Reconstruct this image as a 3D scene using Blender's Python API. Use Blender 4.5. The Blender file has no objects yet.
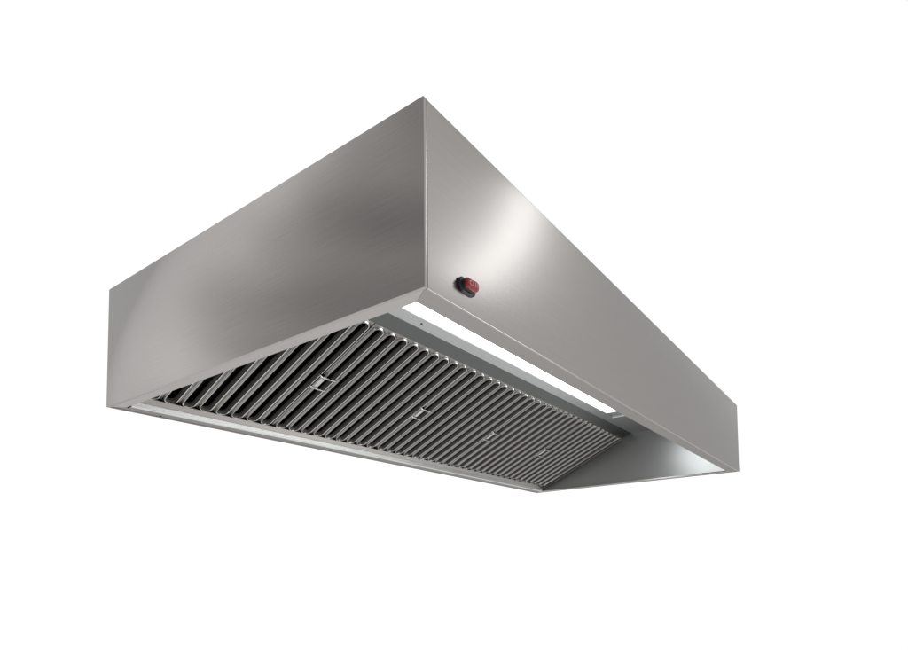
import bpy, bmesh, math
from mathutils import Vector, Matrix

# ------------------------------------------------------------------ set-up
S = 0.788                                  # model units -> metres (hood 2.5 m long)
L, D, H = 3.1725, 1.8106, 0.5              # length, depth, height in model units
scene = bpy.context.scene
C = scene.collection
scene.render.engine = 'CYCLES'
scene.view_settings.view_transform = 'Standard'
scene.view_settings.look = 'None'
scene.view_settings.exposure = 0.0
scene.view_settings.gamma = 1.0

# ------------------------------------------------------------------ materials
def principled(name):
    m = bpy.data.materials.new(name); m.use_nodes = True
    nt = m.node_tree
    return m, nt, nt.nodes['Principled BSDF']

def mathn(nt, op, a, b):
    n = nt.nodes.new('ShaderNodeMath'); n.operation = op
    for i, v in enumerate((a, b)):
        if isinstance(v, (int, float)): n.inputs[i].default_value = v
        else: nt.links.new(v, n.inputs[i])
    return n.outputs[0]

def steel(name, col, rough, aniso=0.55, edge=0.75, grain=0.05, wave=0.0, wscale=1.6, fine=1.0):
    """brushed stainless steel; v of the UV map runs along the brush marks"""
    m, nt, b = principled(name)
    N, K = nt.nodes, nt.links
    uv = N.new('ShaderNodeUVMap'); uv.uv_map = 'brush'
    mp = N.new('ShaderNodeMapping'); mp.inputs['Scale'].default_value = (420, 5, 1)
    K.new(uv.outputs['UV'], mp.inputs['Vector'])
    nz = N.new('ShaderNodeTexNoise'); nz.inputs['Scale'].default_value = 1.0
    nz.inputs['Detail'].default_value = 3; K.new(mp.outputs[0], nz.inputs['Vector'])
    tc = N.new('ShaderNodeTexCoord')
    sm = N.new('ShaderNodeTexNoise'); sm.inputs['Scale'].default_value = 3.1
    sm.inputs['Detail'].default_value = 4; K.new(tc.outputs['Object'], sm.inputs['Vector'])
    # base colour: fine grain only
    g = N.new('ShaderNodeMapRange'); g.inputs['To Min'].default_value = 1 - grain
    g.inputs['To Max'].default_value = 1 + grain; g.inputs['From Min'].default_value = .25
    g.inputs['From Max'].default_value = .75
    K.new(nz.outputs['Fac'], g.inputs['Value'])
    mx = N.new('ShaderNodeMix'); mx.data_type = 'RGBA'; mx.blend_type = 'MULTIPLY'
    mx.inputs['Factor'].default_value = 1.0
    mx.inputs['A'].default_value = (*col, 1)
    K.new(g.outputs[0], mx.inputs['B'])
    out = mx.outputs['Result']
    K.new(out, b.inputs['Base Color'])
    b.inputs['Metallic'].default_value = 1.0
    b.inputs['Specular Tint'].default_value = (edge, edge, edge, 1)
    r = mathn(nt, 'ADD', mathn(nt, 'MULTIPLY', nz.outputs['Fac'], .07*fine),
              mathn(nt, 'ADD', mathn(nt, 'MULTIPLY', sm.outputs['Fac'], .12*fine), rough - .095*fine))
    K.new(r, b.inputs['Roughness'])
    b.inputs['Anisotropic'].default_value = aniso
    tg = N.new('ShaderNodeTangent'); tg.direction_type = 'UV_MAP'; tg.uv_map = 'brush'
    K.new(tg.outputs[0], b.inputs['Tangent'])
    if wave > 0:                            # slight oil-canning of the thin sheet
        wn = N.new('ShaderNodeTexNoise'); wn.inputs['Scale'].default_value = wscale
        wn.inputs['Detail'].default_value = 1.0
        K.new(tc.outputs['Object'], wn.inputs['Vector'])
        bp = N.new('ShaderNodeBump'); bp.inputs['Strength'].default_value = 1.0
        bp.inputs['Distance'].default_value = wave
        K.new(wn.outputs['Fac'], bp.inputs['Height'])
        K.new(bp.outputs[0], b.inputs['Normal'])
    return m

STEEL = (.345, .330, .316)
M_front = steel('brushed_steel_front', STEEL, .245, aniso=.2, fine=.35, grain=.03)
M_end = steel('brushed_steel_end', (.372, .352, .338), .24, aniso=.1, fine=.45)
M_lip = steel('brushed_steel_lip', STEEL, .38, aniso=.3, edge=.5)
M_in = steel('brushed_steel_inside', (.46, .465, .468), .37, aniso=.3)
M_flange = steel('brushed_steel_flange', (.42, .40, .385), .38, aniso=.3, edge=.75)
M_filter = steel('filter_steel', (.225, .215, .202), .23, aniso=.3, grain=.08)
M_wire = steel('bright_steel_wire', (.50, .49, .475), .28, aniso=0)
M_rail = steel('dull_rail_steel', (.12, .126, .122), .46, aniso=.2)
M_rim = steel('slot_rim_glint', (.58, .57, .555), .20, aniso=0)  # pale colour stands in for the specular glint along the slot rims
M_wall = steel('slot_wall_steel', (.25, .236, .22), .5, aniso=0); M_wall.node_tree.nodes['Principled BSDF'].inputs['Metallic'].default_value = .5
M_slot_shade = steel('slot_shade_steel', (.05, .047, .043), .36, aniso=0)  # near-black colour paints in the shade deep inside the slots
M_gut = steel('bright_gutter_steel', (.66, .66, .65), .42, aniso=0, grain=.01, fine=0.0)

def plain(name, col, rough, **kw):
    m, nt, b = principled(name)
    nz = nt.nodes.new('ShaderNodeTexNoise'); nz.inputs['Scale'].default_value = 180
    tc = nt.nodes.new('ShaderNodeTexCoord'); nt.links.new(tc.outputs['Object'], nz.inputs['Vector'])
    r = mathn(nt, 'ADD', mathn(nt, 'MULTIPLY', nz.outputs['Fac'], .12), rough - .06)
    nt.links.new(r, b.inputs['Roughness'])
    b.inputs['Base Color'].default_value = (*col, 1)
    for k, v in kw.items(): b.inputs[k].default_value = v
    return m
M_black = plain('black_rubber', (.012, .012, .013), .38)
M_red = plain('red_rocker_plastic', (.34, .030, .036), .16)
M_mark = plain('pale_rocker_mark', (.62, .25, .26), .3)
M_alu = plain('pale_end_cap', (.75, .76, .76), .35, Metallic=.3)
M_dark = plain('dark_fastener', (.05, .04, .035), .5, Metallic=.8)
M_lamp = plain('lit_diffuser', (.9, .9, .9), .4)
bl = M_lamp.node_tree.nodes['Principled BSDF']
bl.inputs['Emission Color'].default_value = (.96, 1.0, .99, 1)
nt = M_lamp.node_tree
tc = nt.nodes.new('ShaderNodeTexCoord'); sp = nt.nodes.new('ShaderNodeSeparateXYZ'); nt.links.new(tc.outputs['Object'], sp.inputs[0])
def fade(sock, a, b):                       # the tube behind the lens stops short of its edges
    n = nt.nodes.new('ShaderNodeMapRange'); n.interpolation_type = 'SMOOTHSTEP'
    nt.links.new(sock, n.inputs['Value']); n.inputs['From Min'].default_value = a*S; n.inputs['From Max'].default_value = b*S
    return n.outputs[0]
e = mathn(nt, 'MULTIPLY', fade(sp.outputs['Y'], .768, .735), fade(sp.outputs['X'], 2.54, 2.42))
nt.links.new(mathn(nt, 'ADD', mathn(nt, 'MULTIPLY', e, 5.6), .62), bl.inputs['Emission Strength'])

# ------------------------------------------------------------------ mesh helpers
def put_box(bm, x0, x1, y0, y1, z0, z1, bev=0.0, seg=2, axis=None):
    r = bmesh.ops.create_cube(bm, size=1.0)
    vs = r['verts']
    for v in vs:
        v.co = Vector(((x0+x1)/2 + v.co.x*(x1-x0), (y0+y1)/2 + v.co.y*(y1-y0), (z0+z1)/2 + v.co.z*(z1-z0)))
    if bev > 0:
        es = [e for e in {e for v in vs for e in v.link_edges}
              if axis is None or abs((e.verts[0].co-e.verts[1].co)[axis]) > 1e-6]
        bmesh.ops.bevel(bm, geom=es, offset=bev, segments=seg, profile=.5, affect='EDGES')

def put_prism(bm, pts, x0, x1):
    """closed (y,z) outline run along x"""
    a = [bm.verts.new((x0, y, z)) for y, z in pts]
    b = [bm.verts.new((x1, y, z)) for y, z in pts]
    n = len(pts)
    for i in range(n):
        bm.faces.new((a[i], a[(i+1) % n], b[(i+1) % n], b[i]))
    bm.faces.new(list(reversed(a))); bm.faces.new(b)

def put_strip(bm, pts, th, x0, x1):
    """sheet of thickness th following an open (y,z) polyline"""
    up = []
    for i, p in enumerate(pts):
        q0 = pts[max(i-1, 0)]; q1 = pts[min(i+1, len(pts)-1)]
        t = Vector((q1[0]-q0[0], q1[1]-q0[1])).normalized()
        up.append((p[0]-t.y*th, p[1]+t.x*th))
    put_prism(bm, list(pts)+list(reversed(up)), x0, x1)

def put_poly(bm, pts, z0, z1):
    """closed (x,y) outline run along z"""
    a = [bm.verts.new((x, y, z0)) for x, y in pts]
    b = [bm.verts.new((x, y, z1)) for x, y in pts]
    n = len(pts)
    for i in range(n):
        bm.faces.new((a[i], a[(i+1) % n], b[(i+1) % n], b[i]))
    bm.faces.new(list(reversed(a))); bm.faces.new(b)

def put_tube(bm, path, r, n=8):
    rings = []
    for i, p in enumerate(path):
        p = Vector(p)
        t = (Vector(path[min(i+1, len(path)-1)]) - Vector(path[max(i-1, 0)])).normalized()
        u = t.orthogonal().normalized() if i == 0 else (u - t*u.dot(t)).normalized()
        w = t.cross(u)
        rings.append([bm.verts.new(p + r*(math.cos(a)*u + math.sin(a)*w)) for a in [2*math.pi*k/n for k in range(n)]])
    for A, B in zip(rings, rings[1:]):
        for k in range(n):
            bm.faces.new((A[k], A[(k+1) % n], B[(k+1) % n], B[k]))
    bm.faces.new(list(reversed(rings[0]))); bm.faces.new(rings[-1])

def obj(name, bm, mat, parent=None, brush=(1, 0, 0), frame=None, fix=True, sharp=35, smooth=True):
    """links the bmesh as ONE object; frame maps local model coordinates to hood coordinates"""
    if frame is not None: bm.transform(frame)
    bm.transform(Matrix.Scale(S, 4))
    if fix: bmesh.ops.recalc_face_normals(bm, faces=bm.faces)
    uvl = bm.loops.layers.uv.new('brush')
    b0 = Vector(brush)
    for f in bm.faces:
        n = f.normal
        bb = b0 if abs(n.dot(b0)) < .8 else Vector((0, 1, 0))
        if abs(n.dot(bb)) > .95: bb = Vector((0, 0, 1))
        bb = (bb - n*bb.dot(n)).normalized()
        tt = n.cross(bb)
        for l in f.loops:
            l[uvl].uv = (l.vert.co.dot(tt), l.vert.co.dot(bb))
    me = bpy.data.meshes.new(name); bm.to_mesh(me); bm.free()
    me.materials.append(mat)
    if smooth:
        me.shade_smooth(); me.set_sharp_from_angle(angle=math.radians(sharp))
    o = bpy.data.objects.new(name, me); C.objects.link(o)
    if parent: o.parent = parent
    return o

# ------------------------------------------------------------------ the hood
hood = bpy.data.objects.new('extractor_hood', None); C.objects.link(hood)
hood['label'] = 'brushed stainless steel kitchen extractor hood with baffle filters, lit strip lamp and red switch'
hood['category'] = 'extractor hood'

T = .012                                   # folded sheet edge thickness
z_liner = .0125
E = .0003                                  # joint gap
bm = bmesh.new(); put_box(bm, T+E, L-T-E, 0, T, 0, H, .0035, 3, 0)
obj('front_panel', bm, M_front, hood)
for x0, x1 in ((0, T), (L-T, L)):
    bm = bmesh.new(); put_box(bm, x0, x1, 0, D, 0, H, .0014, 2)
    pn = obj('end_panel', bm, M_end, hood, brush=(0, 1, 0))
    q0 = x1+.0005 if x0 == 0 else x0-.0035
    bm = bmesh.new(); put_box(bm, q0, q0+.003, T+.001, D-T-.001, z_liner, H-.018)
    obj('inner_liner', bm, M_in, pn, brush=(0, 1, 0))
bm = bmesh.new(); put_box(bm, T+E, L-T-E, D-T, D, 0, H, .0008, 1)
obj('rear_panel', bm, M_lip, hood)
bm = bmesh.new(); put_box(bm, T+E, L-T-E, T+E, D-T-E, H-.016, H-.004)
obj('top_panel', bm, M_in, hood)

# bottom return flanges, mitred at the corners
FW, EW, RW = .079, .050, .052              # front / end / rear flange widths
z0, z1 = .0025, .0105
xi0, xi1, yi0, yi1 = T+E, L-T-E, T+E, D-T-E
bm = bmesh.new(); put_poly(bm, [(xi0, yi0), (xi1, yi0), (L-EW, FW), (EW, FW)], z0, z1)
obj('front_flange', bm, M_lip, hood)
bm = bmesh.new(); put_poly(bm, [(xi0, yi1), (EW, D-RW), (L-EW, D-RW), (xi1, yi1)], z0, z1)
obj('rear_flange', bm, M_lip, hood)
g = .0012
bm = bmesh.new(); put_poly(bm, [(xi0, yi0+g), (EW, FW+g), (EW, D-RW-g), (xi0, yi1-g)], z0, z1)
obj('end_flange', bm, M_flange, hood, brush=(0, 1, 0))
bm = bmesh.new(); put_poly(bm, [(xi1, yi0+g), (xi1, yi1-g), (L-EW, D-RW-g), (L-EW, FW+g)], z0, z1)
obj('end_flange', bm, M_flange, hood, brush=(0, 1, 0))
# upturned inner returns of the front flange and of the end flanges
bm = bmesh.new(); put_box(bm, EW+g, L-EW-g, FW-.008, FW, z1+.0005, .03, .0015, 1)
obj('front_flange_return', bm, M_lip, hood)

# grease gutter along the back and the angle the filters rest on
bm = bmesh.new()
put_strip(bm, [(1.7300, .0036), (D-RW-.0015, .0036)], -.004, EW+.004, L-EW-.004)
gut = obj('grease_gutter', bm, M_lip, hood)
bm = bmesh.new()
put_strip(bm, [(1.7205, .0238), (1.7210, .0045), (1.7285, .0036)], -.004, EW+.004, L-EW-.004)
obj('gutter_lip', bm, M_gut, gut)
bm = bmesh.new()
put_strip(bm, [(1.7065, .0470), (1.7085, .0455), (1.7165, .0245)], -.004, xi0+.001, xi1-.001)
obj('filter_ledge', bm, M_lip, hood)

# ceiling over the lamp and the channel the filter tops slide into
CZ, CY = .410, .858
def hole_panel(bm, x0, x1, y0, y1, hx0, hx1, hy0, hy1, za, zb):
    put_box(bm, x0, hx0, y0, y1, za, zb); put_box(bm, hx1, x1, y0, y1, za, zb)
    put_box(bm, hx0+1e-4, hx1-1e-4, y0, hy0, za, zb); put_box(bm, hx0+1e-4, hx1-1e-4, hy1, y1, za, zb)
LX0, LX1, LY0, LY1 = .52, 2.625, .34, .778  # light fitting opening
bm = bmesh.new(); hole_panel(bm, xi0, xi1, yi0, CY, LX0, LX1, LY0, LY1, CZ, CZ+.01)
obj('ceiling_panel', bm, M_in, hood)
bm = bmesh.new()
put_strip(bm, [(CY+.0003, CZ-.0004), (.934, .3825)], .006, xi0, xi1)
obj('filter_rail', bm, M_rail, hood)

# light fitting: frame, lit diffuser, end plate
bm = bmesh.new()
fz0, fz1 = CZ-.004, CZ+.012
put_box(bm, LX0+.001, LX1-.001, LY1-.012, LY1-.001, fz0, fz1, .002, 1)
put_box(bm, LX0+.001, LX1-.001, LY0+.001, LY0+.012, fz0, fz1, .002, 1)
put_box(bm, LX0+.001, LX0+.014, LY0+.0125, LY1-.0125, fz0, fz1, .002, 1)
light = obj('light_fitting', bm, M_in, hood)
bm = bmesh.new(); put_box(bm, LX0+.0145, LX1-.10, LY0+.013, LY1-.0135, CZ-.002, CZ+.006, .002, 1)
obj('diffuser', bm, M_lamp, light)
bm = bmesh.new(); put_box(bm, LX1-.099, LX1-.0145, LY0+.013, LY1-.013, CZ+.001, CZ+.006)
obj('cover_plate', bm, M_in, light)
bm = bmesh.new(); put_box(bm, LX1-.014, LX1-.001, LY0+.0125, LY1-.0125, fz0-.010, fz1, .003, 2)
obj('end_cap', bm, M_alu, light)
# visible fixings
def screw(x, y, z, r):
    bm = bmesh.new()
    bmesh.ops.create_uvsphere(bm, u_segments=12, v_segments=6, radius=r)
    for v in bm.verts: v.co = Vector((x+v.co.x, y+v.co.y, z+v.co.z*.45))
    obj('screw', bm, M_dark, hood)
screw(.185, D-.026, .0022, .0055); screw(.176, D-.012, .0022, .004); screw(.45, D-.014, .0022, .0045); screw(.79, .815, CZ-.001, .005)

# ------------------------------------------------------------------ baffle filters
P0 = Vector((0, 1.747, .030)); P1 = Vector((0, .935, .380))
SD = (P1-P0).normalized()                  # up the filter
ND = Vector((1, 0, 0)).cross(SD)           # towards the viewer (down and forward) or away
if ND.z > 0: ND = -ND
FL = (P1-P0).length
FWID, FSTEP, PITCH, NS, OFF = .6302, .6332, .0695, 9, .0379
R = .0205                                  # slot half width
S0, S1 = .052, .868                        # slot ends along the filter

def frame_at(x):
    m = Matrix.Identity(4)
    for i, a in enumerate((Vector((1, 0, 0)), SD, ND)):
        for k in range(3): m[k][i] = a[k]
    p = P0 + Vector((x, 0, 0))
    for k in range(3): m[k][3] = p[k]
    return m

def slot_loop(cx, d):
    """capsule outline offset by d, as list of (x, s), with matching directions"""
    pts = []
    r = R + d
    yb, yt = S0 + R, S1 - R
    na = 12
    for k in range(na+1):                  # top arc, right to left
        a = math.pi*k/na; pts.append((cx + r*math.cos(a), yt + r*math.sin(a)))
    for k in range(1, 8): pts.append((cx - r, yt + (yb-yt)*k/8))
    for k in range(na+1):
        a = math.pi + math.pi*k/na; pts.append((cx + r*math.cos(a), yb + r*math.sin(a)))
    for k in range(1, 8): pts.append((cx + r, yb + (yt-yb)*k/8))
    return pts

def filter_mesh():
    bm = bmesh.new()
    rim, dark = 1, 2                       # material slots of the rims coloured pale for glint and the inside coloured dark for shade
    # pressed face with rounded slots: rings (offset from slot edge, height towards the viewer)
    rings = [(.0118, -.0040), (.0080, -.0012), (.0062, .0050), (.0042, .0064), (.0020, .0055), (.0004, .0015), (-.0006, -.006), (-.0010, -.010), (-.0010, -.0175)]
    for i in range(NS):
        cx = OFF + PITCH*i
        x0 = 0.0 if i == 0 else cx - PITCH/2
        x1 = FWID if i == NS-1 else cx + PITCH/2
        loops = []
        for d, h in rings:
            loops.append([bm.verts.new((x, s, h)) for x, s in slot_loop(cx, d)])
        n = len(loops[0])
        # outer boundary of the cell
        base = slot_loop(cx, .0118); outer = []
        yb, yt = S0+R, S1-R
        for (x, s) in base:
            if s > yt+1e-6 or s < yb-1e-6:
                c = (cx, yt) if s > yt else (cx, yb)
                dx, ds = x-c[0], s-c[1]
                tx = ((x1 if dx > 0 else x0)-cx)/dx if abs(dx) > 1e-6 else 1e9
                ts = ((FL if ds > 0 else .0)-c[1])/ds if abs(ds) > 1e-6 else 1e9
                t = min(tx, ts); outer.append((c[0]+dx*t, c[1]+ds*t))
            else:
                outer.append((x1 if x > cx else x0, s))
        ov = [bm.verts.new((x, s, -.005)) for x, s in outer]
        allr = [ov]+loops
        for q, (A, B) in enumerate(zip(allr, allr[1:])):
            for k in range(n):
                fc = bm.faces.new((A[k], A[(k+1) % n], B[(k+1) % n], B[k]))
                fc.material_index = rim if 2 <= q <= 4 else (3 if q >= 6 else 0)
        for cxx, css in ((x0, FL), (x1, FL), (x0, 0), (x1, 0)):   # corners
            vx = bm.verts.new((cxx, css, -.005))
            side = [v for v in ov if abs(v.co.x-cxx) < 1e-6]
            end = [v for v in ov if abs(v.co.y-css) < 1e-6]
            a = min(side, key=lambda v: abs(v.co.y-css)); b = min(end, key=lambda v: abs(v.co.x-cxx))
            try: bm.faces.new((vx, a, b))
            except ValueError: pass
    bmesh.ops.remove_doubles(bm, verts=bm.verts, dist=1e-5)
    # rear channels standing behind each slot
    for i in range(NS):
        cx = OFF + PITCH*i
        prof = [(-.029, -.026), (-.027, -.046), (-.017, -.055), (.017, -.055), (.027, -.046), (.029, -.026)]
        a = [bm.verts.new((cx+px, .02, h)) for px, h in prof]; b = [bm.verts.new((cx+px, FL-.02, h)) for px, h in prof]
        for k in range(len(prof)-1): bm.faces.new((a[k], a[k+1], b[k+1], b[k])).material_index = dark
    # frame edge and closed back box
    for (x0, x1, s0, s1) in ((.0015, .0045, .001, FL-.001), (FWID-.0045, FWID-.0015, .001, FL-.001), (.0046, FWID-.0046, .001, .004), (.0046, FWID-.0046, FL-.004, FL-.001)):
        put_box(bm, x0, x1, s0, s1, -.062, -.0054)
    put_box(bm, .0046, FWID-.0046, .0045, FL-.0045, -.062, -.059)
    return bm

def handle_mesh():
    bm = bmesh.new()
    cx = .022
    for s in (.408, .492):                 # two bent wires across the land
        put_tube(bm, [(cx-.043, s+.002, .002), (cx-.039, s+.002, .011), (cx-.032, s+.001, .015), (cx, s, .016), (cx+.031, s-.001, .015), (cx+.040, s-.002, .011), (cx+.044, s-.002, .002)], .0036)
    put_box(bm, cx-.034, cx-.006, .411, .489, .0075, .0105, .001, 1)
    put_box(bm, cx-.030, cx-.011, .420, .480, .0106, .0130, .001, 1)
    return bm

X0 = .0035
bm = filter_mesh()
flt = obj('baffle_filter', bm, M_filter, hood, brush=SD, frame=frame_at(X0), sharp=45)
flt.data.materials.append(M_rim); flt.data.materials.append(M_slot_shade); flt.data.materials.append(M_wall)
for i in range(1, 5):
    f2 = flt.copy(); C.objects.link(f2); f2.parent = hood
    piv = (P0 + SD*FL/2 + Vector((X0+FWID/2, 0, 0)))*S      # each cassette sits a touch differently
    mt = Matrix.Translation(Vector((i*FSTEP*S, 0, 0))) @ Matrix.Translation(piv) @ Matrix.Rotation(math.radians((.35, -.5, .3, -.45)[i-1]), 4, SD) @ Matrix.Translation(-piv)
    f2.matrix_world = mt
    if i == 1:                              # the clips bridge the joints, so the first filter has none
        h2 = hnd = obj('handle', handle_mesh(), M_wire, f2, frame=frame_at(X0))
    else:
        h2 = hnd.copy(); C.objects.link(h2); h2.parent = f2

# ------------------------------------------------------------------ switch on the front panel
def rr(x0, x1, z0, z1, r, n=6):
    out = []
    for cx, cz, a0 in ((x1-r, z1-r, 0), (x0+r, z1-r, 90), (x0+r, z0+r, 180), (x1-r, z0+r, 270)):
        for k in range(n+1):
            a = math.radians(a0+90*k/n); out.append((cx+r*math.cos(a), cz+r*math.sin(a)))
    return out
def put_rr(bm, stack):
    """stack of (outline, y) rings from the panel outwards, capped"""
    loops = [[bm.verts.new((x, y, z)) for x, z in o] for o, y in stack]
    n = len(loops[0])
    for A, B in zip(loops, loops[1:]):
        for k in range(n): bm.faces.new((A[k], A[(k+1) % n], B[(k+1) % n], B[k]))
    bm.faces.new(loops[0]); bm.faces.new(list(reversed(loops[-1])))
sx0, sx1, sz0, sz1 = .121, .187, .046, .086
def inset(d, rad): return rr(sx0+d, sx1-d, sz0+d, sz1-d, rad*.85)
bm = bmesh.new()
put_rr(bm, [(inset(0, .018), -.0003), (inset(0, .018), -.007), (inset(.002, .017), -.009), (inset(.006, .014), -.0095), (inset(.008, .012), -.018), (inset(.010, .010), -.019)])
switch = obj('switch', bm, M_black, hood)
bm = bmesh.new()
rx0, rx1, rz0, rz1 = .129, .176, .053, .080
def ins(d, rad): return rr(rx0+d, rx1-d, rz0+d, rz1-d, rad)
put_rr(bm, [(ins(0, .006), -.0192), (ins(0, .008), -.027), (ins(.003, .008), -.0315), (ins(.007, .006), -.0325)])
for v in bm.verts:                          # one end of the rocker is pressed in
    if v.co.y < -.025: v.co.y += (.176-v.co.x)*.10
rk = obj('rocker', bm, M_red, switch)
bm = bmesh.new()
def rkY(x): return -.0325+(.176-x)*.10-.0004
def mark(x0, x1, z0, z1):
    a = [bm.verts.new((x, rkY(x)+dy, z)) for dy in (0, .0012) for x, z in ((x0, z0), (x1, z0), (x1, z1), (x0, z1))]
    for f in ((0, 1, 2, 3), (7, 6, 5, 4), (0, 4, 5, 1), (1, 5, 6, 2), (2, 6, 7, 3), (3, 7, 4, 0)): bm.faces.new([a[i] for i in f])
mark(.158, .161, .060, .073)
for k in range(16):                         # the ring of the off mark
    a, b2 = 2*math.pi*k/16, 2*math.pi*(k+1)/16
    q = [(.145+r*math.cos(t), (rz0+rz1)/2+r*.95*math.sin(t)) for r, t in ((.0052, a), (.0078, a), (.0078, b2), (.0052, b2))]
    bm.faces.new([bm.verts.new((x, rkY(x), z)) for x, z in q])
obj('rocker_marks', bm, M_mark, rk)

# ------------------------------------------------------------------ studio light
w = bpy.data.worlds.new('World'); scene.world = w; w.use_nodes = True
nt = w.node_tree; N, K = nt.nodes, nt.links
bg = N['Background']
tc = N.new('ShaderNodeTexCoord'); sp = N.new('ShaderNodeSeparateXYZ'); K.new(tc.outputs['Generated'], sp.inputs[0])
az = mathn(nt, 'ARCTAN2', sp.outputs['Y'], sp.outputs['X'])
mr = N.new('ShaderNodeMapRange'); K.new(az, mr.inputs['Value'])
mr.inputs['From Min'].default_value = -math.pi; mr.inputs['From Max'].default_value = math.pi
cr = N.new('ShaderNodeValToRGB'); K.new(mr.outputs[0], cr.inputs['Fac'])
AZ = [(-180, .30), (-80, .6), (-48, 1.0), (-28, .84), (-14, .74), (-8, 1.0), (-3, 1.06), (84, 1.06), (98, 1.10), (110, 1.30), (118, 1.02), (127, .70), (137, .50), (180, .30)]
el = cr.color_ramp.elements
for i, (a, v) in enumerate(AZ):
    e = el[i] if i < 2 else el.new((a+180)/360)
    e.position = (a+180)/360
for e in el:
    a = e.position*360-180
    v = min(AZ, key=lambda q: abs(q[0]-a))[1]; e.color = (v, v, v, 1)
# the floor side of the studio falls off below the horizon
fl = N.new('ShaderNodeMapRange'); K.new(sp.outputs['Z'], fl.inputs['Value'])
fl.interpolation_type = 'SMOOTHSTEP'
fl.inputs['From Min'].default_value = -.62; fl.inputs['From Max'].default_value = -.25
fl.inputs['To Min'].default_value = 1.0; fl.inputs['To Max'].default_value = 1.0
elv = mathn(nt, 'ARCSINE', sp.outputs['Z'], 0.0)
cv = N.new('ShaderNodeCombineXYZ')
K.new(mathn(nt, 'MULTIPLY', mathn(nt, 'ADD', mathn(nt, 'MULTIPLY', az, .85), mathn(nt, 'MULTIPLY', elv, -.53)), 1.3), cv.inputs[0])
K.new(mathn(nt, 'MULTIPLY', mathn(nt, 'ADD', mathn(nt, 'MULTIPLY', az, .53), mathn(nt, 'MULTIPLY', elv, .85)), 7.2), cv.inputs[1])
rn = N.new('ShaderNodeTexNoise'); rn.inputs['Scale'].default_value = 1.0; rn.inputs['Detail'].default_value = 2.0
rn.inputs['Distortion'].default_value = .4
K.new(cv.outputs[0], rn.inputs['Vector'])
vr = N.new('ShaderNodeMapRange'); K.new(rn.outputs['Fac'], vr.inputs['Value'])
vr.inputs['From Min'].default_value = .3; vr.inputs['From Max'].default_value = .7
vr.inputs['To Min'].default_value = -.42; vr.inputs['To Max'].default_value = .40
mk = N.new('ShaderNodeMapRange'); K.new(az, mk.inputs['Value']); mk.interpolation_type = 'SMOOTHSTEP'
mk.inputs['From Min'].default_value = math.radians(99); mk.inputs['From Max'].default_value = math.radians(114)
room = mathn(nt, 'ADD', 1.0, mathn(nt, 'MULTIPLY', vr.outputs[0], mk.outputs[0]))
mul = N.new('ShaderNodeMix'); mul.data_type = 'RGBA'; mul.blend_type = 'MULTIPLY'; mul.inputs['Factor'].default_value = 1
K.new(cr.outputs['Color'], mul.inputs['A']); K.new(mathn(nt, 'MULTIPLY', fl.outputs[0], room), mul.inputs['B'])
K.new(mul.outputs['Result'], bg.inputs['Color'])
bg.inputs['Strength'].default_value = 1.0

def area(name, loc, aim, sx, sy, energy, col=(1, 1, 1), roll=0):
    l = bpy.data.lights.new(name, 'AREA'); l.shape = 'RECTANGLE'; l.size = sx; l.size_y = sy
    l.energy = energy; l.color = col
    o = bpy.data.objects.new(name, l); C.objects.link(o)
    o.location = loc
    o.rotation_euler = ((Vector(aim)-Vector(loc)).to_track_quat('-Z', 'Y') @ Matrix.Rotation(roll, 3, 'Z').to_quaternion()).to_euler()
    return o
def direction(a, e):
    a, e = math.radians(a), math.radians(e)
    return Vector((math.cos(e)*math.cos(a), math.cos(e)*math.sin(a), math.sin(e)))
def strip_lamp(name, src, a, b, width, energy, col):
    """long softbox from a to b, facing src"""
    mid = (a+b)/2; zx = (mid-src).normalized(); yv = (a-b).normalized()
    yv = (yv - zx*yv.dot(zx)).normalized(); xv = yv.cross(zx)
    l = bpy.data.lights.new(name, 'AREA'); l.shape = 'RECTANGLE'; l.size = width; l.size_y = (a-b).length
    l.energy = energy; l.color = col
    o = bpy.data.objects.new(name, l); C.objects.link(o)
    mm = Matrix((xv, yv, zx)).transposed().to_4x4(); mm.translation = mid
    o.matrix_world = mm
# softbox whose reflection is the bright slanting sweep across the front panel
src = Vector((.385*S, 0, .224*S))
A, B = Vector((3.77, -1.56, 3.80)), Vector((3.03, -2.97, 1.50))
strip_lamp('softbox_lamp', src, A, B, .24, 12, (.97, .99, 1.0))
# second softbox low on the right; it glints in the folded lower edge and the filter rims
src = Vector((.5*S, 0, 0))
strip_lamp('softbox_lamp', src, src+5*direction(-45, -42), src+5*direction(-15, -36), .9, 40, (1, .99, .97))

# ------------------------------------------------------------------ camera
cx, cy, cz, yaw, pitch, roll, f, shx, shy = -.985972722, -.993013703, -.718891221, .528239259, .0524339754, -.0200276222, 555.587715, 120.0, 217.727884
fw = Vector((math.cos(yaw)*math.cos(pitch), math.sin(yaw)*math.cos(pitch), math.sin(pitch)))
ri = Vector((math.sin(yaw), -math.cos(yaw), 0)); up = ri.cross(fw)
r2 = math.cos(roll)*ri + math.sin(roll)*up; u2 = -math.sin(roll)*ri + math.cos(roll)*up
cam = bpy.data.cameras.new('camera'); co = bpy.data.objects.new('camera', cam); C.objects.link(co)
m = Matrix.Identity(4)
for k in range(3):
    m[k][0], m[k][1], m[k][2] = r2[k], u2[k], -fw[k]
    m[k][3] = (cx, cy, cz)[k]*S
co.matrix_world = m
cam.sensor_width = 36; cam.sensor_fit = 'HORIZONTAL'; cam.lens = f/908*36
cam.shift_x = -shx/908; cam.shift_y = shy/908; cam.clip_start = .02; cam.clip_end = 200
scene.camera = co
